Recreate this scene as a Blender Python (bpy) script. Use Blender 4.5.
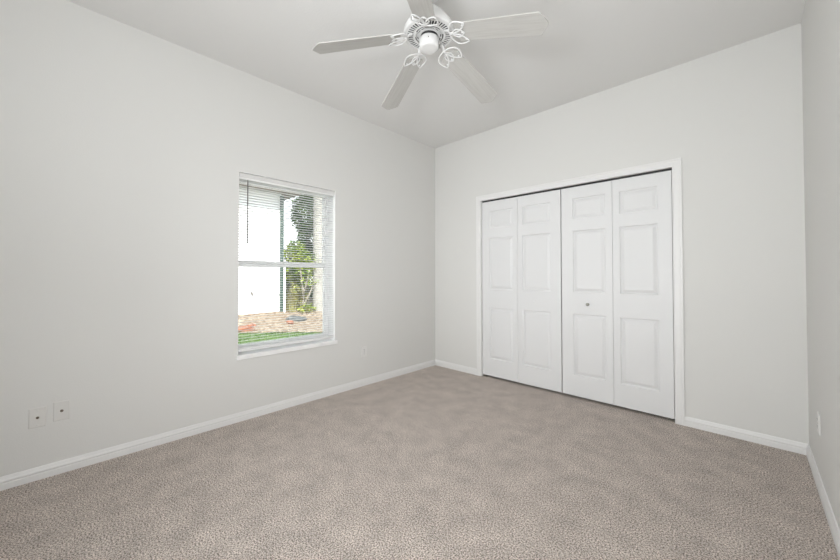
import bpy, bmesh, math, random
from math import sin, cos, pi, radians as R
from mathutils import Vector, Matrix

random.seed(7)
for o in list(bpy.data.objects):
    bpy.data.objects.remove(o, do_unlink=True)
sc = bpy.context.scene
C = sc.collection

# ------------------------------------------------------------------ camera
CAMX, CAMZ = 2.9983, 1.187
F_PX, YAW, PITCH, ROLL = 341.566, R(43.8423), R(0.9097), R(0.054)
fw = Vector((-sin(YAW) * cos(PITCH), cos(YAW) * cos(PITCH), sin(PITCH)))
r0 = Vector((cos(YAW), sin(YAW), 0))
u0 = r0.cross(fw)
rt = cos(ROLL) * r0 - sin(ROLL) * u0
up = sin(ROLL) * r0 + cos(ROLL) * u0
cam = bpy.data.cameras.new('camera')
co = bpy.data.objects.new('camera', cam)
C.objects.link(co)
m = Matrix((rt, up, -fw)).transposed().to_4x4()
m.translation = Vector((CAMX, 0, CAMZ))
co.matrix_world = m
cam.sensor_width = 36
cam.lens = F_PX / 840 * 36
cam.shift_x = -0.788 / 840
cam.shift_y = -10.482 / 840
cam.clip_start = 0.02
sc.camera = co

# ------------------------------------------------------------------ world, sun, area lights, exposure
w = bpy.data.worlds.new('sky')
sc.world = w
w.use_nodes = True
nt = w.node_tree
bg = nt.nodes['Background']
# bright hazy sky, a little bluer overhead
tcw = nt.nodes.new('ShaderNodeTexCoord')
sepw = nt.nodes.new('ShaderNodeSeparateXYZ')
nt.links.new(tcw.outputs['Generated'], sepw.inputs[0])
crw = nt.nodes.new('ShaderNodeValToRGB')
crw.color_ramp.elements[0].position = 0.0
crw.color_ramp.elements[0].color = (1, 1, 1, 1)
crw.color_ramp.elements[1].position = 0.9
crw.color_ramp.elements[1].color = (.62, .78, 1, 1)
nt.links.new(sepw.outputs[2], crw.inputs[0])
nt.links.new(crw.outputs[0], bg.inputs[0])
bg.inputs[1].default_value = 2.4

sun = bpy.data.lights.new('sun', 'SUN')
sun.energy = 9.0
sun.angle = R(0.6)
sun.color = (1, .96, .9)
so = bpy.data.objects.new('sun', sun)
C.objects.link(so)
so.rotation_euler = Vector((-0.78, 0.30, -0.85)).to_track_quat('-Z', 'Y').to_euler()


def area(name, loc, target, sx, sy, energy, col=(1, 1, 1)):
    l = bpy.data.lights.new(name, 'AREA')
    l.shape = 'RECTANGLE'
    l.size, l.size_y, l.energy, l.color = sx, sy, energy, col
    o = bpy.data.objects.new(name, l)
    C.objects.link(o)
    o.location = loc
    o.rotation_euler = (Vector(target) - Vector(loc)).to_track_quat('-Z', 'Y').to_euler()
    return o


# cool tint shared by the unseen lights behind the camera
COL = (0.955, 0.98, 1.0)
# two unseen fill lights added to brighten the room, and the photographer's bounced flash
area('fill_right', (2.55, -0.33, 1.15), (1.5, 3.4, 1.6), .8, 1.8, 47, COL)
area('fill_left', (0.85, -0.33, 1.3), (1.0, 3.4, 1.2), .7, 1.5, 7.5, COL).data.spread = R(85)
area('bounce_light', (2.6, -0.30, 1.6), (2.45, .05, 2.83), .3, .2, 24, COL)

sc.view_settings.view_transform = 'Standard'
sc.view_settings.look = 'None'
sc.view_settings.gamma = 1
sc.view_settings.use_curve_mapping = False
sc.view_settings.exposure = 0.03
sc.cycles.max_bounces = 14
sc.cycles.diffuse_bounces = 9
sc.cycles.transparent_max_bounces = 24

# ------------------------------------------------------------------ helpers
MATS = {}


def mat(name, col, rough=0.6, metal=0.0, bump=0.0, bscale=60.0, spec=0.5, var=0.0, vscale=8.0, detail=3.0, dist=0.01):
    m = bpy.data.materials.new(name)
    m.use_nodes = True
    n = m.node_tree
    b = n.nodes['Principled BSDF']
    b.inputs['Base Color'].default_value = (*col, 1)
    b.inputs['Roughness'].default_value = rough
    b.inputs['Metallic'].default_value = metal
    b.inputs['Specular IOR Level'].default_value = spec
    tc = n.nodes.new('ShaderNodeTexCoord')
    if var > 0:
        t = n.nodes.new('ShaderNodeTexNoise')
        t.inputs['Scale'].default_value = vscale
        t.inputs['Detail'].default_value = detail
        n.links.new(tc.outputs['Object'], t.inputs['Vector'])
        mp = n.nodes.new('ShaderNodeMapRange')
        mp.inputs[1].default_value = 0.3
        mp.inputs[2].default_value = 0.7
        mp.inputs[3].default_value = 1 - var
        mp.inputs[4].default_value = 1 + var
        n.links.new(t.outputs['Fac'], mp.inputs[0])
        mx = n.nodes.new('ShaderNodeVectorMath')
        mx.operation = 'SCALE'
        mx.inputs[0].default_value = col
        n.links.new(mp.outputs[0], mx.inputs['Scale'])
        n.links.new(mx.outputs[0], b.inputs['Base Color'])
    if bump > 0:
        t = n.nodes.new('ShaderNodeTexNoise')
        t.inputs['Scale'].default_value = bscale
        t.inputs['Detail'].default_value = 4
        n.links.new(tc.outputs['Object'], t.inputs['Vector'])
        bp = n.nodes.new('ShaderNodeBump')
        bp.inputs['Strength'].default_value = bump
        bp.inputs['Distance'].default_value = dist
        n.links.new(t.outputs['Fac'], bp.inputs['Height'])
        n.links.new(bp.outputs[0], b.inputs['Normal'])
    MATS[name] = m
    return m


WALL = mat('wall_paint', (.685, .682, .665), .75, bump=.06, bscale=140, spec=.3)
CEIL = mat('ceiling_paint', (.72, .717, .708), .85, bump=.12, bscale=90, spec=.2)
TRIM = mat('trim_paint', (.76, .757, .75), .38, bump=.02, bscale=60)
DOORP = mat('door_paint', (.715, .717, .72), .42, bump=.03, bscale=200)
VINYL = mat('window_vinyl', (.93, .93, .93), .35, bump=.01)
SLAT = mat('blind_slat', (.78, .78, .775), .45, bump=.01)
RAILM = mat('headrail_shade_grey', (.66, .655, .645), .4, bump=.01)  # greyer than the slats to carry the headrail's backlit shade
SILL = mat('marble_sill', (.87, .87, .865), .25, var=.03, vscale=12)
PLAST = mat('plate_plastic', (.67, .66, .64), .35, bump=.01)
WHITEP = mat('white_plastic', (.73, .725, .71), .35, bump=.01)
DARK = mat('dark_slot', (.03, .03, .03), .6, bump=.01)
BLACKM = mat('closet_shade_track', (.025, .025, .025), .5, bump=.01)  # near black in place of the shade above the leaves
NICKEL = mat('satin_nickel', (.36, .35, .31), .28, metal=1.0, bump=.01)
BRASS = mat('connector_metal', (.16, .13, .10), .35, metal=.8, bump=.01)
FANW = mat('fan_enamel', (.70, .70, .695), .35, bump=.01)
FANSHADE = mat('fan_void_shade', (.03, .03, .033), .6, bump=.02)  # dark colour for the shade inside the vents and above the cap
WANDM = mat('wand_backlit_dark', (.14, .135, .13), .3, bump=.01)  # dark colour stands in for the backlit side of the wand
GRASSD = mat('lawn_soil', (0.072, 0.117, 0.032), .9, bump=.4, bscale=60, var=.35, vscale=14)
STUCCO = mat('white_stucco', (.86, .86, .86), .9, bump=.25, bscale=80)
DKGREEN = mat('dark_green_metal', (.05, .085, .07), .45, bump=.02)
VPOST = mat('white_fence_vinyl', (.85, .85, .85), .5, bump=.02)
ROCKM = mat('grey_rock', (.085, .09, .088), .9, bump=.5, bscale=12, var=.25, vscale=9)
BRICKM = mat('red_clay', (0.260, 0.110, 0.065), .9, bump=.4, bscale=40, var=.3, vscale=12)
PALMT = mat('palm_bark', (0.341, 0.325, 0.297), .9, bump=.3, bscale=18, var=.12, vscale=7)
TRUNKM = mat('pale_bark', (0.275, 0.250, 0.210), .9, bump=.3, bscale=30, var=.2, vscale=14)
SHINGLE = mat('roof_tile', (0.270, 0.240, 0.216), .9, bump=.3, bscale=20)


def leafmat(name, a, b_):
    m = bpy.data.materials.new(name)
    m.use_nodes = True
    n = m.node_tree
    b = n.nodes['Principled BSDF']
    b.inputs['Roughness'].default_value = .5
    tc = n.nodes.new('ShaderNodeTexCoord')
    t = n.nodes.new('ShaderNodeTexNoise')
    t.inputs['Scale'].default_value = 3.5
    n.links.new(tc.outputs['Object'], t.inputs['Vector'])
    cr = n.nodes.new('ShaderNodeValToRGB')
    cr.color_ramp.elements[0].position = .38
    cr.color_ramp.elements[0].color = (*a, 1)
    cr.color_ramp.elements[1].position = .62
    cr.color_ramp.elements[1].color = (*b_, 1)
    n.links.new(t.outputs['Fac'], cr.inputs[0])
    n.links.new(cr.outputs[0], b.inputs['Base Color'])
    b.inputs['Transmission Weight'].default_value = 0
    return m


LEAFD = leafmat('leaf_dark', (0.023, 0.058, 0.018), (0.058, 0.126, 0.028))
LEAFM = leafmat('leaf_mid', (0.041, 0.103, 0.023), (0.138, 0.252, 0.034))
LEAFY = leafmat('leaf_yellow', (0.103, 0.207, 0.023), (0.379, 0.436, 0.046))
LEAFS = leafmat('leaf_stalk', (0.184, 0.161, 0.058), (0.344, 0.332, 0.126))
GRASSM = leafmat('grass_blade', (0.051, 0.111, 0.017), (0.136, 0.221, 0.043))


def glassmat():
    m = bpy.data.materials.new('window_glass')
    m.use_nodes = True
    n = m.node_tree
    n.nodes.remove(n.nodes['Principled BSDF'])
    out = n.nodes['Material Output']
    tr = n.nodes.new('ShaderNodeBsdfTransparent')
    tr.inputs[0].default_value = (.97, .985, .98, 1)
    gl = n.nodes.new('ShaderNodeBsdfGlossy')
    gl.inputs['Roughness'].default_value = .02
    fr = n.nodes.new('ShaderNodeFresnel')
    fr.inputs[0].default_value = 1.35
    mx = n.nodes.new('ShaderNodeMixShader')
    n.links.new(fr.outputs[0], mx.inputs[0])
    n.links.new(tr.outputs[0], mx.inputs[1])
    n.links.new(gl.outputs[0], mx.inputs[2])
    n.links.new(mx.outputs[0], out.inputs[0])
    return m


GLASS = glassmat()


def carpetmat():
    m = bpy.data.materials.new('carpet_pile')
    m.use_nodes = True
    n = m.node_tree
    b = n.nodes['Principled BSDF']
    b.inputs['Roughness'].default_value = 1
    b.inputs['Specular IOR Level'].default_value = .1
    b.inputs['Sheen Weight'].default_value = .15
    tc = n.nodes.new('ShaderNodeTexCoord')
    t = n.nodes.new('ShaderNodeTexNoise')
    t.inputs['Scale'].default_value = 150
    t.inputs['Detail'].default_value = 6
    t.inputs['Roughness'].default_value = .7
    n.links.new(tc.outputs['Object'], t.inputs['Vector'])
    cr = n.nodes.new('ShaderNodeValToRGB')
    e = cr.color_ramp.elements
    e[0].position = .40
    e[0].color = (.10, .080, .066, 1)
    e[1].position = .60
    e[1].color = (.84, .745, .68, 1)
    k = e.new(.5)
    k.color = (.485, .42, .372, 1)
    n.links.new(t.outputs['Fac'], cr.inputs[0])
    # broad brushed patches in the pile
    t2 = n.nodes.new('ShaderNodeTexNoise')
    t2.inputs['Scale'].default_value = 7
    t2.inputs['Detail'].default_value = 5
    t2.inputs['Roughness'].default_value = .6
    n.links.new(tc.outputs['Object'], t2.inputs['Vector'])
    mp = n.nodes.new('ShaderNodeMapRange')
    mp.inputs[1].default_value = .3
    mp.inputs[2].default_value = .7
    mp.inputs[3].default_value = .84
    mp.inputs[4].default_value = 1.16
    n.links.new(t2.outputs['Fac'], mp.inputs[0])
    mx = n.nodes.new('ShaderNodeVectorMath')
    mx.operation = 'SCALE'
    n.links.new(cr.outputs[0], mx.inputs[0])
    n.links.new(mp.outputs[0], mx.inputs['Scale'])
    n.links.new(mx.outputs[0], b.inputs['Base Color'])
    bp = n.nodes.new('ShaderNodeBump')
    bp.inputs['Strength'].default_value = .7
    bp.inputs['Distance'].default_value = .012
    n.links.new(t.outputs['Fac'], bp.inputs['Height'])
    n.links.new(bp.outputs[0], b.inputs['Normal'])
    return m


CARPET = carpetmat()


def mulchmat():
    m = bpy.data.materials.new('mulch')
    m.use_nodes = True
    n = m.node_tree
    b = n.nodes['Principled BSDF']
    b.inputs['Roughness'].default_value = 1
    tc = n.nodes.new('ShaderNodeTexCoord')
    v = n.nodes.new('ShaderNodeTexVoronoi')
    v.inputs['Scale'].default_value = 16
    n.links.new(tc.outputs['Object'], v.inputs['Vector'])
    cr = n.nodes.new('ShaderNodeValToRGB')
    e = cr.color_ramp.elements
    e[0].color = (.13, .085, .055, 1)
    e[1].color = (.36, .30, .225, 1)
    k = e.new(.5)
    k.color = (.235, .175, .12, 1)
    sp = n.nodes.new('ShaderNodeSeparateColor')
    n.links.new(v.outputs['Color'], sp.inputs[0])
    n.links.new(sp.outputs[0], cr.inputs[0])
    n.links.new(cr.outputs[0], b.inputs['Base Color'])
    bp = n.nodes.new('ShaderNodeBump')
    bp.inputs['Distance'].default_value = .03
    n.links.new(v.outputs['Distance'], bp.inputs['Height'])
    n.links.new(bp.outputs[0], b.inputs['Normal'])
    return m


MULCH = mulchmat()


def bladewood():
    m = bpy.data.materials.new('whitewashed_blade')
    m.use_nodes = True
    n = m.node_tree
    b = n.nodes['Principled BSDF']
    b.inputs['Roughness'].default_value = .5
    tc = n.nodes.new('ShaderNodeTexCoord')
    mp = n.nodes.new('ShaderNodeMapping')
    mp.inputs['Scale'].default_value = (3, 45, 45)
    n.links.new(tc.outputs['Object'], mp.inputs['Vector'])
    t = n.nodes.new('ShaderNodeTexNoise')
    t.inputs['Scale'].default_value = 2
    t.inputs['Detail'].default_value = 5
    t.inputs['Distortion'].default_value = .6
    n.links.new(mp.outputs[0], t.inputs['Vector'])
    cr = n.nodes.new('ShaderNodeValToRGB')
    cr.color_ramp.elements[0].position = .35
    cr.color_ramp.elements[0].color = (.43, .42, .40, 1)
    cr.color_ramp.elements[1].position = .6
    cr.color_ramp.elements[1].color = (.475, .467, .447, 1)
    n.links.new(t.outputs['Fac'], cr.inputs[0])
    n.links.new(cr.outputs[0], b.inputs['Base Color'])
    return m


BLADE = bladewood()


def tag(o, label, cat, group=None, kind=None):
    o['label'] = label
    o['category'] = cat
    if group:
        o['group'] = group
    if kind:
        o['kind'] = kind
    return o


def empty(name, loc=(0, 0, 0), rz=0.0):
    o = bpy.data.objects.new(name, None)
    o.empty_display_size = .1
    C.objects.link(o)
    o.location = loc
    o.rotation_euler = (0, 0, rz)
    return o


def obj(name, bm, material, parent=None, smooth=False, bevel=0.0, loc=None):
    """link bm as one mesh; coordinates are local to the parent"""
    bmesh.ops.recalc_face_normals(bm, faces=bm.faces)
    me = bpy.data.meshes.new(name)
    bm.to_mesh(me)
    bm.free()
    for mm in (material if isinstance(material, (list, tuple)) else [material]):
        me.materials.append(mm)
    if smooth:
        for p in me.polygons:
            p.use_smooth = True
    o = bpy.data.objects.new(name, me)
    C.objects.link(o)
    if loc:
        o.location = loc
    if parent:
        o.parent = parent
    if bevel > 0:
        b = o.modifiers.new('bevel', 'BEVEL')
        b.width = bevel
        b.segments = 2
        b.limit_method = 'ANGLE'
    return o


def box(bm, x0, x1, y0, y1, z0, z1, mi=0):
    vs = [bm.verts.new((x, y, z)) for x in (x0, x1) for y in (y0, y1) for z in (z0, z1)]
    for f in ((0, 1, 3, 2), (4, 6, 7, 5), (0, 4, 5, 1), (2, 3, 7, 6), (0, 2, 6, 4), (1, 5, 7, 3)):
        fc = bm.faces.new([vs[i] for i in f])
        fc.material_index = mi
    return vs


def B(*a):
    bm = bmesh.new()
    box(bm, *a)
    return bm


def lathe(bm, prof, n=48, M=None, mi=0, cap=True):
    """prof: list of (r, z)"""
    rings = []
    for r, z in prof:
        ring = []
        for i in range(n):
            p = Vector((r * cos(2 * pi * i / n), r * sin(2 * pi * i / n), z))
            ring.append(bm.verts.new(M @ p if M else p))
        rings.append(ring)
    for a, b in zip(rings, rings[1:]):
        for i in range(n):
            f = bm.faces.new((a[i], a[(i + 1) % n], b[(i + 1) % n], b[i]))
            f.material_index = mi
    if cap:
        for ring in (rings[0], rings[-1]):
            f = bm.faces.new(ring)
            f.material_index = mi
    return bm


def tube(bm, pts, rad, n=8, closed=False, flat=1.0):
    """swept round bar; rad number or list"""
    pts = [Vector(p) for p in pts]
    N = len(pts)
    rings = []
    prev = None
    for i, p in enumerate(pts):
        if closed:
            t = pts[(i + 1) % N] - pts[i - 1]
        else:
            t = pts[min(i + 1, N - 1)] - pts[max(i - 1, 0)]
        t.normalize()
        ref = Vector((0, 0, 1)) if abs(t.z) < .9 else Vector((1, 0, 0))
        a = t.cross(ref).normalized()
        if prev and a.dot(prev) < 0:
            a = -a
        prev = a
        b = t.cross(a).normalized()
        r = rad[i] if isinstance(rad, (list, tuple)) else rad
        rings.append([bm.verts.new(p + a * r * cos(2 * pi * k / n) + b * r * flat * sin(2 * pi * k / n)) for k in range(n)])
    prs = list(zip(rings, rings[1:] + rings[:1])) if closed else list(zip(rings, rings[1:]))
    for A, Bq in prs:
        for k in range(n):
            bm.faces.new((A[k], A[(k + 1) % n], Bq[(k + 1) % n], Bq[k]))
    if not closed:
        bm.faces.new(rings[0])
        bm.faces.new(rings[-1])
    return bm


def sweep_profile(bm, prof, P0, P1, nrm, upv=(0, 0, 1)):
    """extrude a closed profile (depth, height) from P0 to P1; depth along nrm"""
    P0, P1, nrm, upv = map(Vector, (P0, P1, nrm, upv))
    a = [bm.verts.new(P0 + nrm * d + upv * h) for d, h in prof]
    b = [bm.verts.new(P1 + nrm * d + upv * h) for d, h in prof]
    n = len(prof)
    for i in range(n):
        bm.faces.new((a[i], a[(i + 1) % n], b[(i + 1) % n], b[i]))
    bm.faces.new(a)
    bm.faces.new(b)
    return bm


def struct(name, bm, material, label=None, cat=None, parent=None, **k):
    o = obj(name, bm, material, parent, **k)
    o['kind'] = 'structure'
    if label:
        o['label'] = label
        o['category'] = cat
    return o


# ------------------------------------------------------------------ room shell
W, D, Y0, H = 3.271, 3.3985, -0.42, 2.873
T = 0.2                                            # wall thickness
WY0, WY1, WZ0, WZ1 = 0.977, 1.880, 0.503, 2.036    # window opening
OX0, OX1, OZ = 0.727, 2.560, 2.057                 # closet opening
DY0, DY1, DZ = 1.130, 1.937, 1.990                 # entrance door opening in the right wall
CD = 0.62                                          # closet depth

struct('floor', B(-T, W + T, Y0 - T, D + .12 + CD + .1, -.12, 0), CARPET,
       'beige speckled cut pile carpet covering the bedroom floor', 'floor')
struct('ceiling', B(-T, W + T, Y0 - T, D + .12 + CD + .1, H, H + .2), CEIL,
       'plain white painted ceiling above the bedroom', 'ceiling')

bm = bmesh.new()
box(bm, -T, 0, Y0, WY0, 0, H)
box(bm, -T, 0, WY1, D, 0, H)
box(bm, -T, 0, WY0, WY1, 0, WZ0)
box(bm, -T, 0, WY0, WY1, WZ1, H)
struct('wall_left', bm, WALL, 'off white painted wall pierced by the window', 'wall')

bm = bmesh.new()
box(bm, -T, OX0, D, D + .12, 0, H)
box(bm, OX1, W + T, D, D + .12, 0, H)
box(bm, OX0, OX1, D, D + .12, OZ, H)
struct('wall_back', bm, WALL, 'off white painted wall around the closet doors', 'wall')

bm = bmesh.new()
box(bm, W, W + T, Y0, DY0, 0, H)
box(bm, W, W + T, DY1, D, 0, H)
box(bm, W, W + T, DY0, DY1, DZ, H)
struct('wall_right', bm, WALL, 'narrow slice of off white wall beyond the closet', 'wall')
struct('wall_front', B(-T, W + T, Y0 - T, Y0, 0, H), WALL, 'off white wall behind the viewpoint', 'wall')

# closet interior behind the doors
bm = bmesh.new()
yb = D + .12
box(bm, OX0 - .25, OX1 + .25, yb + CD, yb + CD + .1, 0, H)
box(bm, OX0 - .35, OX0 - .25, yb, yb + CD + .1, 0, H)
box(bm, OX1 + .25, OX1 + .35, yb, yb + CD + .1, 0, H)
struct('wall_closet', bm, WALL, 'inner walls of the closet behind the folding doors', 'wall')

# baseboards -------------------------------------------------------------
BB = [(0, 0), (.014, 0), (.014, .033), (.0115, .036), (.0115, .040), (.014, .043), (.0135, .050), (.010, .057), (.0085, .064), (.006, .072), (0, .072)]
struct('baseboard_left', sweep_profile(bmesh.new(), BB, (0, Y0, 0), (0, D, 0), (1, 0, 0)), TRIM,
       'white moulded baseboard under the window wall', 'baseboard')
bm = bmesh.new()
sweep_profile(bm, BB, (0.0085, D, 0), (.665, D, 0), (0, -1, 0))
sweep_profile(bm, BB, (2.622, D, 0), (W, D, 0), (0, -1, 0))
struct('baseboard_back', bm, TRIM, 'white moulded baseboard running to the closet casing', 'baseboard')
bm = bmesh.new()
sweep_profile(bm, BB, (W, 1.999, 0), (W, D - .0085, 0), (-1, 0, 0))
sweep_profile(bm, BB, (W, Y0, 0), (W, 1.068, 0), (-1, 0, 0))
struct('baseboard_right', bm, TRIM, 'white moulded baseboard along the narrow wall slice', 'baseboard')

# closet casing: mitred flat trim with a small step ----------------------------------------------
CP = [(0, 0), (.016, 0), (.016, .006), (.0135, .009), (.0135, .044), (.017, .050), (.017, .062), (0, .062)]   # (depth, across from opening outward)


def casing(bm, a0, a1, ztop, place, nrm, wdt=1.0):
    """three mitred lengths; place(a, z) gives the point on the wall"""
    def leg(a, s):
        A = [bm.verts.new(place(a + s * h, 0) + nrm * d) for d, h in CP]
        Bv = [bm.verts.new(place(a + s * h, ztop + h) + nrm * d) for d, h in CP]
        n = len(CP)
        for i in range(n):
            bm.faces.new((A[i], A[(i + 1) % n], Bv[(i + 1) % n], Bv[i]))
        bm.faces.new(A)
        bm.faces.new(Bv)
    leg(a0, -1)
    leg(a1, 1)
    g = .0006
    A = [bm.verts.new(place(a0 - h + g, ztop + h) + nrm * d) for d, h in CP]
    Bv = [bm.verts.new(place(a1 + h - g, ztop + h) + nrm * d) for d, h in CP]
    n = len(CP)
    for i in range(n):
        bm.faces.new((A[i], A[(i + 1) % n], Bv[(i + 1) % n], Bv[i]))
    bm.faces.new(A)
    bm.faces.new(Bv)


bm = bmesh.new()
casing(bm, OX0, OX1, OZ, lambda a, z: Vector((a, D, z)), Vector((0, -1, 0)))
# jamb lining inside the opening
box(bm, OX0 - .001, OX0 + .001, D + .001, D + .119, 0, OZ)
box(bm, OX1 - .001, OX1 + .001, D + .001, D + .119, 0, OZ)
struct('trim_1', bm, TRIM, 'white mitred casing framing the closet opening', 'door casing')

# entrance door on the right wall, at the very edge of the frame ----------------------------------
bm = bmesh.new()
casing(bm, DY0, DY1, DZ, lambda a, z: Vector((W, a, z)), Vector((-1, 0, 0)))
struct('trim_2', bm, TRIM, 'white casing at the edge of the narrow wall slice', 'door casing')

# ------------------------------------------------------------------ panelled door leaves


def leaf_mesh(wd, z0, z1, rects, th=.034):
    """closed slab in local x (0..wd), front face at y=0 looking to -y, back at y=th; rects are raised panels (x0,x1,z0,z1)"""
    bm = bmesh.new()
    xs = sorted({0, wd} | {r[0] for r in rects} | {r[1] for r in rects})
    zs = sorted({z0, z1} | {r[2] for r in rects} | {r[3] for r in rects})
    V = {}

    def v(x, y, z):
        k = (round(x, 5), round(y, 5), round(z, 5))
        if k not in V:
            V[k] = bm.verts.new((x, y, z))
        return V[k]
    for i in range(len(xs) - 1):
        for j in range(len(zs) - 1):
            cx, cz = (xs[i] + xs[i + 1]) / 2, (zs[j] + zs[j + 1]) / 2
            if any(r[0] < cx < r[1] and r[2] < cz < r[3] for r in rects):
                continue
            bm.faces.new((v(xs[i], 0, zs[j]), v(xs[i + 1], 0, zs[j]), v(xs[i + 1], 0, zs[j + 1]), v(xs[i], 0, zs[j + 1])))
    steps = [(0, 0), (.003, .009), (.010, .0115), (.015, .010), (.033, .0025), (.037, .0015)]
    for x0, x1, a, b in rects:
        loops = []
        for ins, dep in steps:
            loops.append([v(x0 + ins, dep, a + ins), v(x1 - ins, dep, a + ins), v(x1 - ins, dep, b - ins), v(x0 + ins, dep, b - ins)])
        for L, M in zip(loops, loops[1:]):
            for k in range(4):
                bm.faces.new((L[k], L[(k + 1) % 4], M[(k + 1) % 4], M[k]))
        bm.faces.new(loops[-1])
    # rim and back
    for i in range(len(xs) - 1):
        bm.faces.new((v(xs[i], 0, z0), v(xs[i + 1], 0, z0), v(xs[i + 1], th, z0), v(xs[i], th, z0)))
        bm.faces.new((v(xs[i], 0, z1), v(xs[i + 1], 0, z1), v(xs[i + 1], th, z1), v(xs[i], th, z1)))
    for j in range(len(zs) - 1):
        bm.faces.new((v(0, 0, zs[j]), v(0, 0, zs[j + 1]), v(0, th, zs[j + 1]), v(0, th, zs[j])))
        bm.faces.new((v(wd, 0, zs[j]), v(wd, 0, zs[j + 1]), v(wd, th, zs[j + 1]), v(wd, th, zs[j])))
        for i in range(len(xs) - 1):
            bm.faces.new((v(xs[i], th, zs[j]), v(xs[i + 1], th, zs[j]), v(xs[i + 1], th, zs[j + 1]), v(xs[i], th, zs[j + 1])))
    return bm


LZ0, LZ1 = .024, 2.038
PZ = [(1.728, 1.928), (1.019, 1.614), (.222, .811)]
YD = D + .012          # door face plane, slightly set back in the jamb


def leaf(parent, x0, x1, sl, sr):
    wd = x1 - x0
    o = obj('door_leaf', leaf_mesh(wd, LZ0, LZ1, [(sl, wd - sr, a, b) for a, b in PZ]), DOORP, parent)
    o.location = (x0, YD, 0)
    return o


def knob_mesh(bm, x, z):
    M = Matrix.Translation((x, YD, z)) @ Matrix.Rotation(pi / 2, 4, 'X')
    lathe(bm, [(.0001, .034), (.008, .0335), (.0125, .031), (.0145, .026), (.0125, .020), (.0075, .017), (.0065, .006), (.010, .004), (.0105, 0)], 24, M)


d1 = empty('door_1')
tag(d1, 'white panelled bifold closet door nearer the window, without a metal knob', 'closet door', kind='structure')
leaf(d1, .7315, 1.1832, .100, .054)
leaf(d1, 1.1860, 1.6515, .054, .102)
bm = bmesh.new()
lathe(bm, [(.0001, .004), (.006, .0035), (.008, .0015), (.008, -.0005)], 20, Matrix.Translation((1.369, YD, .905)) @ Matrix.Rotation(pi / 2, 4, 'X'))
obj('hole_plug', bm, DOORP, d1, smooth=True)
bm = bmesh.new()
box(bm, .731, .785, YD + .006, YD + .028, .0, .012)
lathe(bm, [(.004, 0.01), (.004, .032)], 10, Matrix.Translation((.755, YD + .017, 0)))
obj('pivot_bracket', bm, NICKEL, d1)

d2 = empty('door_2')
tag(d2, 'white panelled bifold closet door with a small metal knob', 'closet door', kind='structure')
l3 = leaf(d2, 1.6610, 2.1142, .108, .056)
leaf(d2, 2.1170, 2.5525, .056, .096)
bm = bmesh.new()
knob_mesh(bm, 1.905, .909)
k = obj('door_knob', bm, NICKEL, d2, smooth=True)
k['label'] = 'small satin nickel knob'
bm = bmesh.new()
box(bm, 2.508, 2.556, YD + .006, YD + .028, .0, .012)
lathe(bm, [(.004, 0.01), (.004, .032)], 10, Matrix.Translation((2.533, YD + .017, 0)))
obj('pivot_bracket', bm, NICKEL, d2)
bm = bmesh.new()
box(bm, 1.651, 1.6615, YD + .03, YD + .036, .47, .49)
obj('alignment_clip', bm, WHITEP, d2)

# overhead track, coloured near black to carry the shade of the gap
bm = bmesh.new()
box(bm, OX0 + .002, OX1 - .002, YD + .004, YD + .030, 2.0450, 2.0565)
struct('trim_3', bm, BLACKM, 'door track coloured dark for the shade above the closet doors', 'door track')

# entrance door slab (hinged, closed) in the right wall
d3 = empty('door_3')
tag(d3, 'white panelled entrance door past the edge of the narrow wall slice', 'door', kind='structure')
wd = DY1 - DY0 - .006
rr = []
for a, b in PZ:
    rr += [(.11, wd / 2 - .05, a, min(b, 1.84)), (wd / 2 + .05, wd - .11, a, min(b, 1.84))]
o = obj('door_leaf', leaf_mesh(wd, .012, DZ - .004, rr), DOORP, d3)
o.location = (W + .03, DY0 + .003 + wd, 0)
o.rotation_euler = (0, 0, -pi / 2)
bm = bmesh.new()
lathe(bm, [(.0001, .062), (.018, .060), (.026, .050), (.026, .042), (.012, .032), (.011, .010), (.030, .008), (.031, 0)], 24,
      Matrix.Translation((W + .03, DY0 + .07, .93)) @ Matrix.Rotation(-pi / 2, 4, 'Y'))
obj('door_knob', bm, NICKEL, d3, smooth=True)

# ------------------------------------------------------------------ window
win = empty('window_1')
tag(win, 'white single hung window looking onto the garden and a white house', 'window', kind='structure')
FX0, FX1 = -.185, -.130
S = .031                                            # frame face width
SZ = .535                                           # sill top
bm = bmesh.new()
box(bm, FX0, FX1, WY0, WY0 + S, SZ, WZ1)
box(bm, FX0, FX1, WY1 - S, WY1, SZ, WZ1)
box(bm, FX0, FX1, WY0 + S, WY1 - S, WZ1 - S, WZ1)
box(bm, FX0, FX1, WY0 + S, WY1 - S, SZ, SZ + .022)
obj('window_frame', bm, VINYL, win, bevel=.002)
# pale lining added over the wall paint to stand in for window light
bm = bmesh.new()
box(bm, FX1, -.0005, WY0, WY0 + .002, SZ, WZ1)
box(bm, FX1, -.0005, WY1 - .002, WY1, SZ, WZ1)
box(bm, FX1, -.0005, WY0 + .002, WY1 - .002, WZ1 - .002, WZ1)
obj('lit_reveal_skin', bm, VINYL, win)
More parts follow.
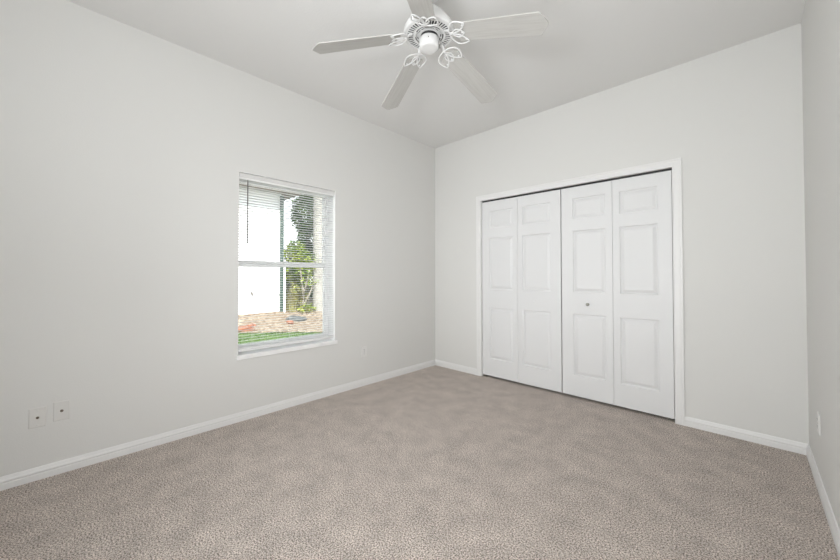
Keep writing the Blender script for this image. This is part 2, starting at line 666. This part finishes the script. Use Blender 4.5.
# sashes
bm = bmesh.new()
a, b = WY0 + S, WY1 - S
box(bm, -.178, -.160, a, a + .014, 1.269, WZ1 - S)
box(bm, -.178, -.160, b - .014, b, 1.269, WZ1 - S)
box(bm, -.178, -.160, a + .014, b - .014, WZ1 - S - .014, WZ1 - S)
box(bm, -.178, -.160, a + .014, b - .014, 1.269, 1.306)
obj('upper_sash', bm, VINYL, win, bevel=.001)
bm = bmesh.new()
box(bm, -.158, -.136, a, a + .014, SZ + .022, 1.308)
box(bm, -.158, -.136, b - .014, b, SZ + .022, 1.308)
box(bm, -.158, -.136, a + .014, b - .014, SZ + .022, SZ + .056)
box(bm, -.158, -.136, a + .014, b - .014, 1.259, 1.308)
ls = obj('lower_sash', bm, VINYL, win, bevel=.001)
bm = bmesh.new()
box(bm, -.150, -.140, 1.41, 1.46, 1.308, 1.318)
obj('sash_lock', bm, VINYL, ls, bevel=.002)
obj('pane', B(-.171, -.168, a + .010, b - .010, 1.297, WZ1 - S - .010), GLASS, win)
obj('pane', B(-.149, -.146, a + .010, b - .010, SZ + .050, 1.266), GLASS, win)
# stool / sill slab
bm = B(-.130, .018, WY0 - .016, WY1 + .020, WZ0 + .001, SZ)
# notch the horns: keep only the nosing past the opening
bm.free()
bm = bmesh.new()
box(bm, -.130, 0.0005, WY0 + .0005, WY1 - .0005, WZ0, SZ)
box(bm, 0.0005, .018, WY0 - .014, WY1 + .020, WZ0 - .004, SZ)
struct('trim_4', bm, SILL, 'glossy white marble sill below the window blind', 'window sill', bevel=.003)

# ------------------------------------------------------------------ mini blind
bl = empty('window_blind', (-.026, (WY0 + WY1) / 2, SZ))
tag(bl, 'white horizontal mini blind with open slats hanging in the window', 'blind')
BW = (WY1 - WY0) / 2 - .006


def bl_obj(name, bm, m, **k):
    return obj(name, bm, m, bl, **k)


HB, HT = 1.997 - SZ, 2.030 - SZ
bm = bmesh.new()
box(bm, -.020, .020, -BW, BW, HB, HT)
bl_obj('headrail', bm, RAILM, bevel=.002)
bl_obj('headrail_lip', B(-.018, .017, -BW, BW, HB - .016, HB), SLAT)  # paler strip added for the lit lower edge of the headrail
# one slat, then copies
bm = bmesh.new()
nx = 7
top, bot = [], []
for i in range(nx):
    x = -.0125 + .025 * i / (nx - 1)
    z = .0034 * (1 - (x / .0125) ** 2) + .14 * x
    for L, dz in ((top, .0004), (bot, 0)):
        L.append((bm.verts.new((x, -BW + .002, z + dz)), bm.verts.new((x, BW - .002, z + dz))))
for L in (top, bot):
    for p, q in zip(L, L[1:]):
        bm.faces.new((p[0], p[1], q[1], q[0]))
bm.faces.new([v[0] for v in top] + [v[0] for v in reversed(bot)])
bm.faces.new([v[1] for v in top] + [v[1] for v in reversed(bot)])
for i in (0, -1):
    bm.faces.new((top[i][0], top[i][1], bot[i][1], bot[i][0]))
s0 = bl_obj('slat', bm, SLAT)
PITCHZ = .0221
RB0, RB1 = .557 - SZ, .583 - SZ
z = HB - .030
zs = []
while z > RB1 + .008:
    zs.append(z)
    z -= PITCHZ
for i, z in enumerate(zs):
    o = s0 if i == 0 else s0.copy()
    if i:
        C.objects.link(o)
        o.parent = bl
    o.location = (0, 0, z)
bm = bmesh.new()
box(bm, -.013, .013, -BW, BW, RB0, RB1)
bl_obj('bottom_rail', bm, SLAT, bevel=.006)
for y in (-.33, 0, .33):
    bm = bmesh.new()
    for x in (-.0135, .0135):
        tube(bm, [(x, y, RB1 - .002), (x, y, HB + .002)], .0006, 5)
    bl_obj('ladder_cord', bm, SLAT)
bm = bmesh.new()
tube(bm, [(.0195, -.381, HB - .018), (.0195, -.381, HB - .045), (.0195, -.381, 1.45 - SZ)], [.0028, .0046, .0046], 6)
tube(bm, [(.014, -.381, HB - .014), (.0195, -.381, HB - .016), (.0195, -.381, HB - .022)], .0016, 6)
k = bl_obj('tilt_wand', bm, WANDM)
k['label'] = 'thin tilt wand coloured dark as if backlit'

# ------------------------------------------------------------------ wall plates and outlets


def plate_bm(wd=.070, ht=.114, th=.0055):
    """plate in local yz plane facing +x"""
    bm = bmesh.new()
    loops = []
    for ins, d in ((0, 0), (0, .003), (.0035, th), (.0036, th)):
        loops.append([bm.verts.new((d, y, z)) for y, z in ((-wd / 2 + ins, -ht / 2 + ins), (wd / 2 - ins, -ht / 2 + ins), (wd / 2 - ins, ht / 2 - ins), (-wd / 2 + ins, ht / 2 - ins))])
    for A, Bq in zip(loops, loops[1:]):
        for k in range(4):
            bm.faces.new((A[k], A[(k + 1) % 4], Bq[(k + 1) % 4], Bq[k]))
    bm.faces.new(loops[0])
    bm.faces.new(loops[-1])
    return bm


RX = Matrix.Rotation(pi / 2, 4, 'Y')


def screw(parent, z, m=None):
    bm = bmesh.new()
    lathe(bm, [(.0035, 0), (.0035, .0008), (.002, .0014), (.0001, .0015)], 12, Matrix.Translation((.0055, 0, z)) @ RX)
    return obj('screw', bm, m or PLAST, parent, smooth=True)


def coax(y, z, label, screws, hexa):
    r = empty('wall_plate', (0, y, z))
    tag(r, label, 'wall plate')
    obj('plate', plate_bm(), PLAST, r)
    bm = bmesh.new()
    lathe(bm, [(.0075, .0), (.0075, .003)], 6 if hexa else 20, Matrix.Translation((.0055, 0, 0)) @ RX)
    lathe(bm, [(.0048, .003), (.0048, .011), (.003, .011), (.003, .006)], 16, Matrix.Translation((.0055, 0, 0)) @ RX)
    obj('cable_connector', bm, BRASS, r)
    if screws:
        screw(r, .042)
        screw(r, -.042)
    return r


coax(-.102, .359, 'off white cable wall plate with two screws, farther from the window', True, True)
coax(-.005, .372, 'off white cable wall plate without screws, nearer the window', False, False)


def duplex(loc, rz, label):
    r = empty('power_outlet', loc, rz)
    tag(r, label, 'outlet')
    obj('plate', plate_bm(), WHITEP, r)
    for s in (1, -1):
        bm = bmesh.new()
        M = Matrix.Translation((.0055, 0, s * .0195))
        pts = []
        for i in range(28):
            a = 2 * pi * i / 28
            pts.append((.0172 * cos(a), max(-.0125, min(.0125, .0172 * sin(a)))))
        lo = [bm.verts.new(M @ Vector((0, p[0], p[1]))) for p in pts]
        hi = [bm.verts.new(M @ Vector((.002, p[0] * .97, p[1] * .97))) for p in pts]
        for i in range(28):
            bm.faces.new((lo[i], lo[(i + 1) % 28], hi[(i + 1) % 28], hi[i]))
        bm.faces.new(hi)
        bm.faces.new(lo)
        f = obj('receptacle', bm, WHITEP, r)
        bm = bmesh.new()
        for y, h in ((-.0065, .0045), (.0065, .0038)):
            box(bm, .0074, .0079, y - .0012, y + .0012, s * .0195 + .003 - h, s * .0195 + .003 + h)
        lathe(bm, [(.0024, .0074), (.0024, .0079)], 10, Matrix.Translation((0, 0, s * .0195 - .0075)) @ RX)
        obj('slots', bm, DARK, f)
    screw(r, 0, NICKEL)
    return r


duplex((0, 2.238, .364), 0, 'white duplex power outlet low on the wall between window and corner')
duplex((W, 2.906, .362), pi, 'white duplex power outlet on the narrow wall slice beyond the closet')

# ------------------------------------------------------------------ ceiling fan
fx, fy, fz = 1.6555, 1.4715, 2.6014
fan = empty('ceiling_fan', (fx, fy, H))
tag(fan, 'white five blade ceiling fan with whitewashed drooping blades', 'ceiling fan')
TH0 = R(16.708)
Z = fz - H            # blade plane in the fan's own frame


def fobj(name, bm, m, **k):
    return obj(name, bm, m, fan, **k)


bm = bmesh.new()
lathe(bm, [(.070, 0), (.071, -.012), (.066, -.030), (.050, -.048), (.030, -.056), (.024, -.060)], 40)
fobj('canopy', bm, FANW, smooth=True)
bm = bmesh.new()
lathe(bm, [(.0125, -.050), (.0125, Z + .15)], 20)
fobj('downrod', bm, FANW, smooth=True)
# motor housing shell, open below
zb = Z - .006         # lower rim
bm = bmesh.new()
lathe(bm, [(.022, Z + .155), (.040, Z + .150), (.070, Z + .132), (.100, Z + .100), (.126, Z + .064), (.145, Z + .034), (.151, Z + .016),
           (.149, zb + .004), (.144, zb), (.132, zb), (.130, zb + .004)], 64, cap=False)
fobj('motor_housing', bm, FANW, smooth=True)
# core behind the vents, its dark colour stands in for interior shade
bm = bmesh.new()
lathe(bm, [(.030, zb + .05), (.1285, zb + .05), (.1285, zb + .012), (.030, zb + .012)], 48)
fobj('vent_shade_core', bm, FANSHADE)
# vented underside: radial bars between two rings, then a ring of arcs
bm = bmesh.new()


def annulus(bm, r0_, r1_, z0_, z1_, a0=0, a1=2 * pi, n=64):
    full = abs(a1 - a0 - 2 * pi) < 1e-6
    P = []
    for i in range(n if full else n + 1):
        a = a0 + (a1 - a0) * i / n
        P.append([bm.verts.new((r * cos(a), r * sin(a), z)) for r, z in ((r0_, z0_), (r1_, z0_), (r1_, z1_), (r0_, z1_))])
    prs = list(zip(P, P[1:] + P[:1])) if full else list(zip(P, P[1:]))
    for A, Bq in prs:
        for k in range(4):
            bm.faces.new((A[k], A[(k + 1) % 4], Bq[(k + 1) % 4], Bq[k]))
    if not full:
        bm.faces.new(P[0])
        bm.faces.new(P[-1])


ZA, ZB = zb - .0015, zb + .001
annulus(bm, .084, .096, ZA, ZB)
annulus(bm, .128, .136, ZA, ZB + .003)
NB = 44
for i in range(NB):
    a = 2 * pi * i / NB
    annulus(bm, .0955, .1285, ZA, ZB, a - .030, a + .030, 2)
# two broken circular slots further in
annulus(bm, .0715, .0770, ZA, ZB)
annulus(bm, .050, .0650, ZA, ZB)
for i in range(5):
    a = TH0 + R(72) * i
    annulus(bm, .0645, .0845, ZA, ZB, a - .24, a + .24, 6)
    annulus(bm, .0645, .0720, ZA, ZB, a + R(36) - .05, a + R(36) + .05, 2)
fobj('vent_grille', bm, FANW)
# switch housing cap
bm = bmesh.new()
lathe(bm, [(.050, zb + .004), (.050, zb - .022)], 48)
fobj('cap_collar', bm, FANSHADE)  # dark colour stands in for the shaded gap over the cap
bm = bmesh.new()
cb = zb - .080
lathe(bm, [(.056, zb - .020), (.0585, zb - .023), (.0585, cb + .018), (.056, cb + .007), (.049, cb + .0015), (.042, cb), (.0001, cb)], 48)
sw = fobj('switch_housing', bm, FANW, smooth=True)
bm = bmesh.new()
tube(bm, [(.0585 * cos(-.9) * .97, .0585 * sin(-.9) * .97, cb + .035), (.0585 * cos(-.9) * 1.06, .0585 * sin(-.9) * 1.06, cb + .035)], .0022, 8)
obj('pull_chain_socket', bm, DARK, sw)

DROOP = math.atan2(.1568, .660)
BL0, BL1 = .172, .6784     # blade inner and outer radius along its own (drooped) axis: scaled below
PITCHB = R(-12)


def blade_bm():
    """local x outward, y across, z thickness"""
    bm = bmesh.new()
    hw0, hw1 = .060, .069
    out = [(BL0 + .010, -hw0 + .012), (BL0 + .022, -hw0), (BL1 - .045, -hw1), (BL1 - .034, -hw1 + .002), (BL1, -.012), (BL1 + .002, 0), (BL1, .012),
           (BL1 - .034, hw1 - .002), (BL1 - .045, hw1), (BL0 + .022, hw0), (BL0 + .010, hw0 - .012), (BL0, 0)]
    lo = [bm.verts.new((x, y, 0)) for x, y in out]
    hi = [bm.verts.new((x, y, .006)) for x, y in out]
    n = len(out)
    for i in range(n):
        bm.faces.new((lo[i], lo[(i + 1) % n], hi[(i + 1) % n], hi[i]))
    bm.faces.new(lo)
    bm.faces.new(hi)
    return bm


def almond(x0, y0, x1, y1, wd, skew=0.0, n=26):
    """closed pointed-leaf loop from (x0,y0) to (x1,y1)"""
    pts = []
    ax = Vector((x1 - x0, y1 - y0))
    L = ax.length
    ax.normalize()
    nn = Vector((-ax.y, ax.x))
    for s in (1, -1):
        for i in range(n // 2):
            t = i / (n // 2)
            if s < 0:
                t = 1 - t
            wv = wd * (sin(pi * t) ** .8) * s
            p = Vector((x0, y0)) + ax * L * t + nn * (wv + skew * sin(pi * t))
            pts.append((p.x, p.y, 0))
    return pts


def iron_bm():
    bm = bmesh.new()
    # open leaf loops lying under the blade root
    zz = -.006
    for P in (almond(.136, .004, .240, .058, .031, .012), almond(.136, -.004, .240, -.058, .031, -.012)):
        tube(bm, [(x, y, zz) for x, y, _ in P], .0046, 8, closed=True, flat=.75)
    tube(bm, [(x, y, zz) for x, y, _ in almond(.150, 0, .226, 0, .025)], .0042, 8, closed=True, flat=.75)
    for y in (-.030, 0, .030):      # screw bosses up to the blade
        lathe(bm, [(.006, zz - .002), (.006, .0)], 10, Matrix.Translation((.214 if y == 0 else .225, y * 1.5, 0)))
    return bm


def arm_bm():
    """arm from the motor to the leaf, in the level frame, x outward"""
    bm = bmesh.new()
    tube(bm, [(.100, 0, zb - .004), (.120, 0, zb - .009), (.132, 0, Z - .132 * math.tan(DROOP) - .003),
              (.150, 0, Z - .150 * math.tan(DROOP) - .006)], [.013, .012, .010, .008], 10, flat=.55)
    return bm


proto = []
for k in range(5):
    az = TH0 + R(72) * k
    Mz = Matrix.Rotation(az, 4, 'Z')
    # pitched about its own axis and drooping outward
    Mb = Matrix.Translation((0, 0, Z)) @ Mz @ Matrix.Rotation(DROOP, 4, 'Y') @ Matrix.Rotation(PITCHB, 4, 'X')
    if k == 0:
        ob = fobj('blade', blade_bm(), BLADE, bevel=.0015)
        arm = fobj('blade_arm', arm_bm(), FANW, smooth=True)
        leafo = obj('leaf_bracket', iron_bm(), FANW, arm, smooth=True)
    else:
        ob, arm, leafo = (q.copy() for q in proto[0])
        for q in (ob, arm, leafo):
            C.objects.link(q)
        ob.parent = fan
        arm.parent = fan
        leafo.parent = arm
    proto.append((ob, arm, leafo))
    ob.matrix_local = Mb
    arm.matrix_local = Mz
    leafo.matrix_local = Mz.inverted() @ Mb

# ------------------------------------------------------------------ outside the window


def ground_z(x, y=0):
    pts = [(0, -.14), (-3.5, -.12), (-5.1, -.09), (-6.0, .0), (-7.0, .09), (-9, .13), (-30, .16)]
    for (xa, za), (xb, zb_) in zip(pts, pts[1:]):
        if xb <= x <= xa:
            t = (xa - x) / (xa - xb)
            return za + (zb_ - za) * t
    return .3


def mulch_edge(y):
    return -5.1 + 1.15 * max(0, min(1, (y - 2.65) / 1.3)) + .08 * sin(y * 3.1)


bm = bmesh.new()
xs_ = [-.2 - .2 * i for i in range(140)]
ys_ = [-6 + .5 * i for i in range(50)]
grid = [[bm.verts.new((x, y, ground_z(x))) for y in ys_] for x in xs_]
for i in range(len(xs_) - 1):
    for j in range(len(ys_) - 1):
        bm.faces.new((grid[i][j], grid[i + 1][j], grid[i + 1][j + 1], grid[i][j + 1]))
struct('ground', bm, GRASSD, 'green lawn ground outside the window', 'ground', smooth=True)

bm = bmesh.new()
ys2 = [-2 + .125 * i for i in range(110)]
cols = []
for y in ys2:
    col = []
    for i in range(40):
        x = mulch_edge(y) + (-11.5 - mulch_edge(y)) * i / 39
        col.append(bm.verts.new((x, y, ground_z(x) + .012 + .018 * random.random() * (i > 0))))
    cols.append(col)
for a_, b_ in zip(cols, cols[1:]):
    for i in range(39):
        bm.faces.new((a_[i], a_[i + 1], b_[i + 1], b_[i]))
o = struct('ground_bed', bm, MULCH, 'brown mulch bed sloping up to the white house', 'garden bed')

# short grass
bm = bmesh.new()
for i in range(9000):
    y = random.uniform(.8, 6.2)
    x = random.uniform(-5.1, -1.6)
    if x < mulch_edge(y) - .02:
        continue
    g = ground_z(x)
    h = random.uniform(.03, .075)
    a = random.uniform(0, 2 * pi)
    wv = random.uniform(.004, .008)
    lx, ly = random.uniform(-.03, .03), random.uniform(-.03, .03)
    p = [bm.verts.new((x - wv * cos(a), y - wv * sin(a), g)), bm.verts.new((x + wv * cos(a), y + wv * sin(a), g)), bm.verts.new((x + lx, y + ly, g + h))]
    bm.faces.new(p)
tag(obj('lawn_grass', bm, GRASSM), 'short green grass strip along the mulch outside', 'grass', kind='stuff')

# neighbouring house with corner downspout
hx = -7.0
nh = empty('neighboring_house', (hx, 4.43, ground_z(hx)))
tag(nh, 'white stucco house seen through the blind', 'house')
z0 = -.3
obj('house_wall', B(-6, 0, -9, 0, z0, 3.6), STUCCO, nh)
bm = bmesh.new()
v = [bm.verts.new(p) for p in ((.45, -9.4, 3.5), (.45, .45, 3.5), (-3, -3.2, 5.6), (-3, -6, 5.6), (-6.45, -9.4, 3.5), (-6.45, .45, 3.5))]
for f in ((0, 1, 2, 3), (1, 5, 2), (5, 4, 3, 2), (4, 0, 3), (0, 4, 5, 1)):
    bm.faces.new([v[i] for i in f])
obj('house_roof', bm, SHINGLE, nh)
bm = bmesh.new()
box(bm, .005, .085, -.045, .045, 0, 3.45)
dsp = obj('downspout', bm, DKGREEN, nh, bevel=.01)
dsp['label'] = 'dark green corner downspout'
for zz in (.5, 2.2):
    obj('pipe_strap', B(.0, .09, -.055, .055, zz, zz + .03), DKGREEN, dsp)

# hose tap on the white wall
t = empty('garden_tap', (0, 3.585 - 4.43, .69 - ground_z(hx)))
t.parent = nh
bm = bmesh.new()
tube(bm, [(0, 0, 0), (.09, 0, 0), (.13, 0, -.03), (.14, 0, -.08)], [.014, .016, .014, .012], 8)
obj('spout', bm, BRASS, t)
bm = bmesh.new()
tube(bm, [(.07, 0, 0), (.085, 0, .05)], .007, 8)
tube(bm, [(.085 + 0, .035 * cos(q), .05 + .035 * sin(q)) for q in [2 * pi * i / 12 for i in range(12)]], .007, 6, closed=True)
obj('tap_handle', bm, BRASS, t)

# white post right of the downspout, and picket fence behind
ptx, pty = -6.85, 4.565 
po = empty('fence_post', (ptx, 4.47, ground_z(ptx)))
tag(po, 'slim white post beside the dark downspout', 'post')
obj('post', B(-.025, .025, -.022, .022, -.05, 1.55), VPOST, po)
obj('post_cap', B(-.032, .032, -.029, .029, 1.55, 1.57), VPOST, po)

pf = empty('picket_fence', (-8.6, 5.26, ground_z(-8.6)))
tag(pf, 'low white picket fence behind the shrubs', 'fence')
for i in range(8):
    bm = bmesh.new()
    y = i * .11
    vs = [(0, y - .03, .02), (0, y + .03, .02), (0, y + .03, .74), (0, y, .80), (0, y - .03, .74)]
    A = [bm.verts.new(p) for p in vs]
    Q = [bm.verts.new((p[0] + .02, p[1], p[2])) for p in vs]
    for k in range(5):
        bm.faces.new((A[k], A[(k + 1) % 5], Q[(k + 1) % 5], Q[k]))
    bm.faces.new(A)
    bm.faces.new(Q)
    obj('picket', bm, VPOST, pf)
for zz in (.2, .56):
    obj('rail', B(-.02, 0, -.05, .82, zz, zz + .07), VPOST, pf)


def leaves(bm, cen, rad, n, lmin, lmax, hollow=.45):
    cen = Vector(cen)
    for i in range(n):
        while True:
            d = Vector((random.uniform(-1, 1), random.uniform(-1, 1), random.uniform(-1, 1)))
            if hollow < d.length < 1:
                break
        p = cen + Vector((d.x * rad[0], d.y * rad[1], d.z * rad[2]))
        L = random.uniform(lmin, lmax)
        dr = Vector((random.gauss(0, 1), random.gauss(0, 1), random.gauss(-.1, .6))).normalized()
        sd = dr.cross(Vector((random.gauss(0, .5), random.gauss(0, .5), 1))).normalized() * L * .24
        nr = dr.cross(sd).normalized() * L * .05
        v = [bm.verts.new(q) for q in (p, p + dr * L * .45 + sd + nr, p + dr * L, p + dr * L * .45 - sd + nr)]
        bm.faces.new(v)


def tree(name, label, cat, loc, clumps, material, trunks, tm, n=900, l0=.06, l1=.14):
    r = empty(name, loc)
    tag(r, label, cat)
    for P, rr in trunks:
        bm = bmesh.new()
        tube(bm, P, rr, 10)
        obj('trunk', bm, tm, r, smooth=True)
    bm = bmesh.new()
    for c, rad, f in clumps:
        leaves(bm, c, rad, int(n * f), l0, l1)
    obj('foliage', bm, material, r)
    return r


# tall dark green tree behind
tree('broadleaf_tree', 'tall dark green tree rising behind the yellow shrub', 'tree', (-8.6, 6.07, ground_z(-8.6)),
     [((0, 0, 3.3), (.65, .52, .8), 1.2), ((.1, .15, 2.4), (.65, .46, .7), 1.0), ((0, .30, 4.5), (.8, .6, .9), 1.2), ((0, .0, 1.6), (.5, .36, .6), .7)],
     LEAFM, [([(0, 0, -.1), (.03, .02, 1.2), (0, .05, 2.6), (.05, .1, 4.2)], [.09, .08, .06, .03])], TRUNKM, 2200, .08, .17)
# dark hedge just past the house corner
tree('hedge_shrub', 'dark green shrub close beside the house corner', 'shrub', (-8.0, 5.24, ground_z(-8.0)),
     [((0, 0, .75), (.45, .26, .75), 1.0), ((0, .1, 1.55), (.35, .20, .45), .5)],
     LEAFD, [([(0, 0, -.05), (0, 0, .5)], [.04, .03])], TRUNKM, 900, .07, .14)
# yellow green shrub in the middle
tree('croton_shrub', 'bright yellow green shrub in front of the dark tree', 'shrub', (-7.3, 4.97, ground_z(-7.3)),
     [((0, .05, 1.75), (.42, .34, .42), 1.0), ((0, .22, 1.25), (.42, .36, .45), .9), ((0, -.10, 1.2), (.36, .22, .35), .5), ((.05, .1, .6), (.30, .30, .40), .35)],
     LEAFY, [([(0, .0, -.05), (0, .04, .7), (0, -.05, 1.4)], [.025, .02, .012])], TRUNKM, 1500, .06, .13)
# pale multi-stem tree with bare forked trunks
pm = empty('forked_tree', (-6.75, 4.98, ground_z(-6.75)))
tag(pm, 'small tree with pale bare forked stems before the palm', 'tree')
for P in ([(0, 0, -.05), (0, .03, .35), (-.02, .02, .7), (0, -.05, 1.15), (0, -.10, 1.5)],
          [(0, .02, .12), (0, .14, .38), (.02, .28, .66), (.02, .38, .95)],
          [(0, .02, .5), (0, .16, .95), (0, .22, 1.3)]):
    bm = bmesh.new()
    tube(bm, P, [.034 - .004 * i for i in range(len(P))], 8)
    obj('trunk', bm, TRUNKM, pm, smooth=True)
bm = bmesh.new()
leaves(bm, (0, .1, 1.5), (.35, .42, .35), 300, .06, .12)
leaves(bm, (.05, .2, 1.0), (.3, .3, .25), 120, .06, .12)
leaves(bm, (.15, .05, .12), (.22, .30, .14), 130, .06, .12, .1)
obj('foliage', bm, LEAFY, pm)
tree('clipped_hedge', 'low dark hedge running behind all the shrubs', 'hedge', (-10.2, 7.4, ground_z(-10.2)),
     [((0, -1.6 + .8 * i, .85), (.45, .55, .95), 1.0) for i in range(6)], LEAFD,
     [([(0, -1.2 + 1.2 * i, -.05), (0, -1.2 + 1.2 * i, .6)], [.04, .03]) for i in range(4)], TRUNKM, 800, .09, .18)
# straggly dry stalks
bm = bmesh.new()
for i in range(90):
    x, y = random.uniform(-.3, .3), random.uniform(-.30, .30)
    tube(bm, [(x, y, 0), (x + random.uniform(-.1, .1), y + random.uniform(-.12, .12), random.uniform(.35, .75))], [.007, .004], 4)
leaves(bm, (0, 0, .55), (.35, .34, .35), 260, .06, .14, .1)
tag(obj('stalky_plant', bm, LEAFS, loc=(-7.0, 4.86, ground_z(-7.0))), 'straggly tan plant at the foot of the shrub', 'plant')

# royal palm: smooth pale trunk, fronds above
pl = empty('palm_tree', (-6.7, 5.49, ground_z(-6.7)))
tag(pl, 'palm with a thick pale trunk near the edge of the window', 'palm')
bm = bmesh.new()
prof = []
for i in range(60):
    z = -.1 + 5.6 * i / 59
    r = .178 - .004 * z + .004 * (i % 2)
    prof.append((r, z))
lathe(bm, prof, 24)
obj('trunk', bm, PALMT, pl, smooth=True)
for k in range(11):
    a = 2 * pi * k / 11
    bm = bmesh.new()
    P = []
    for i in range(14):
        s = i / 13
        rr = 2.2 * s
        P.append(Vector((rr * cos(a), rr * sin(a), 5.5 + .9 * s - 1.9 * s * s)))
    tube(bm, P, [.03 * (1 - .8 * i / 13) for i in range(14)], 5)
    sd = Vector((-sin(a), cos(a), 0))
    for i in range(1, 13):
        for sg in (1, -1):
            for h in (0, .5):
                q = P[i].lerp(P[i + 1], h) if i < 13 else P[i]
                L = .55 * sin(pi * (i + .6) / 14) + .12
                dv = sd * sg * L + Vector((cos(a), sin(a), 0)) * L * .35 + Vector((0, 0, -.22 * L))
                wv = Vector((cos(a), sin(a), 0)) * .022
                bm.faces.new([bm.verts.new(t_) for t_ in (q - wv, q + dv * .5 - wv * .8, q + dv, q + dv * .5 + wv * .8, q + wv)])
    obj('frond', bm, LEAFM, pl)

# dark foliage just past the palm
tree('tall_shrub', 'dark green foliage past the palm trunk', 'shrub', (-7.6, 6.52, ground_z(-7.6)),
     [((0, 0, .9), (.4, .40, .9), .8), ((0, .1, 2.3), (.4, .42, .9), .8), ((0, .1, 3.5), (.4, .42, .7), .6)], LEAFM,
     [([(0, 0, -.05), (0, .05, 3)], [.05, .03])], TRUNKM, 900, .07, .15)


def stone(name, loc, s, m, label, cat, seed, group=None):
    rnd = random.Random(seed)
    bm = bmesh.new()
    bmesh.ops.create_icosphere(bm, subdivisions=3, radius=1)
    fr = [Vector((rnd.uniform(-1, 1), rnd.uniform(-1, 1), rnd.uniform(-1, 1))) for _ in range(5)]
    for v in bm.verts:
        d = 1 + sum(.10 * sin(4 * v.co.dot(f) + i) for i, f in enumerate(fr))
        v.co = Vector((v.co.x * s[0] * d, v.co.y * s[1] * d, v.co.z * s[2] * d))
    o = obj(name, bm, m, loc=loc, smooth=True)
    return tag(o, label, cat, group)


stone('garden_rock', (-5.75, 4.33, ground_z(-5.75) + .01), (.26, .27, .13), ROCKM, 'blue grey rock sitting in the mulch outside', 'rock', 3)
stone('clay_stone', (-5.22, 2.78, ground_z(-5.22) + .04), (.14, .20, .075), BRICKM, 'largest red clay stone where the lawn meets the mulch', 'stone', 5)
stone('clay_stone', (-5.50, 3.05, ground_z(-5.45) + .04), (.10, .12, .06), BRICKM, 'small red clay stone farther up the mulch', 'stone', 6)
stone('clay_stone', (-5.45, 3.98, ground_z(-5.35) + .04), (.10, .08, .06), BRICKM, 'small red clay stone beside the blue grey rock', 'stone', 8)
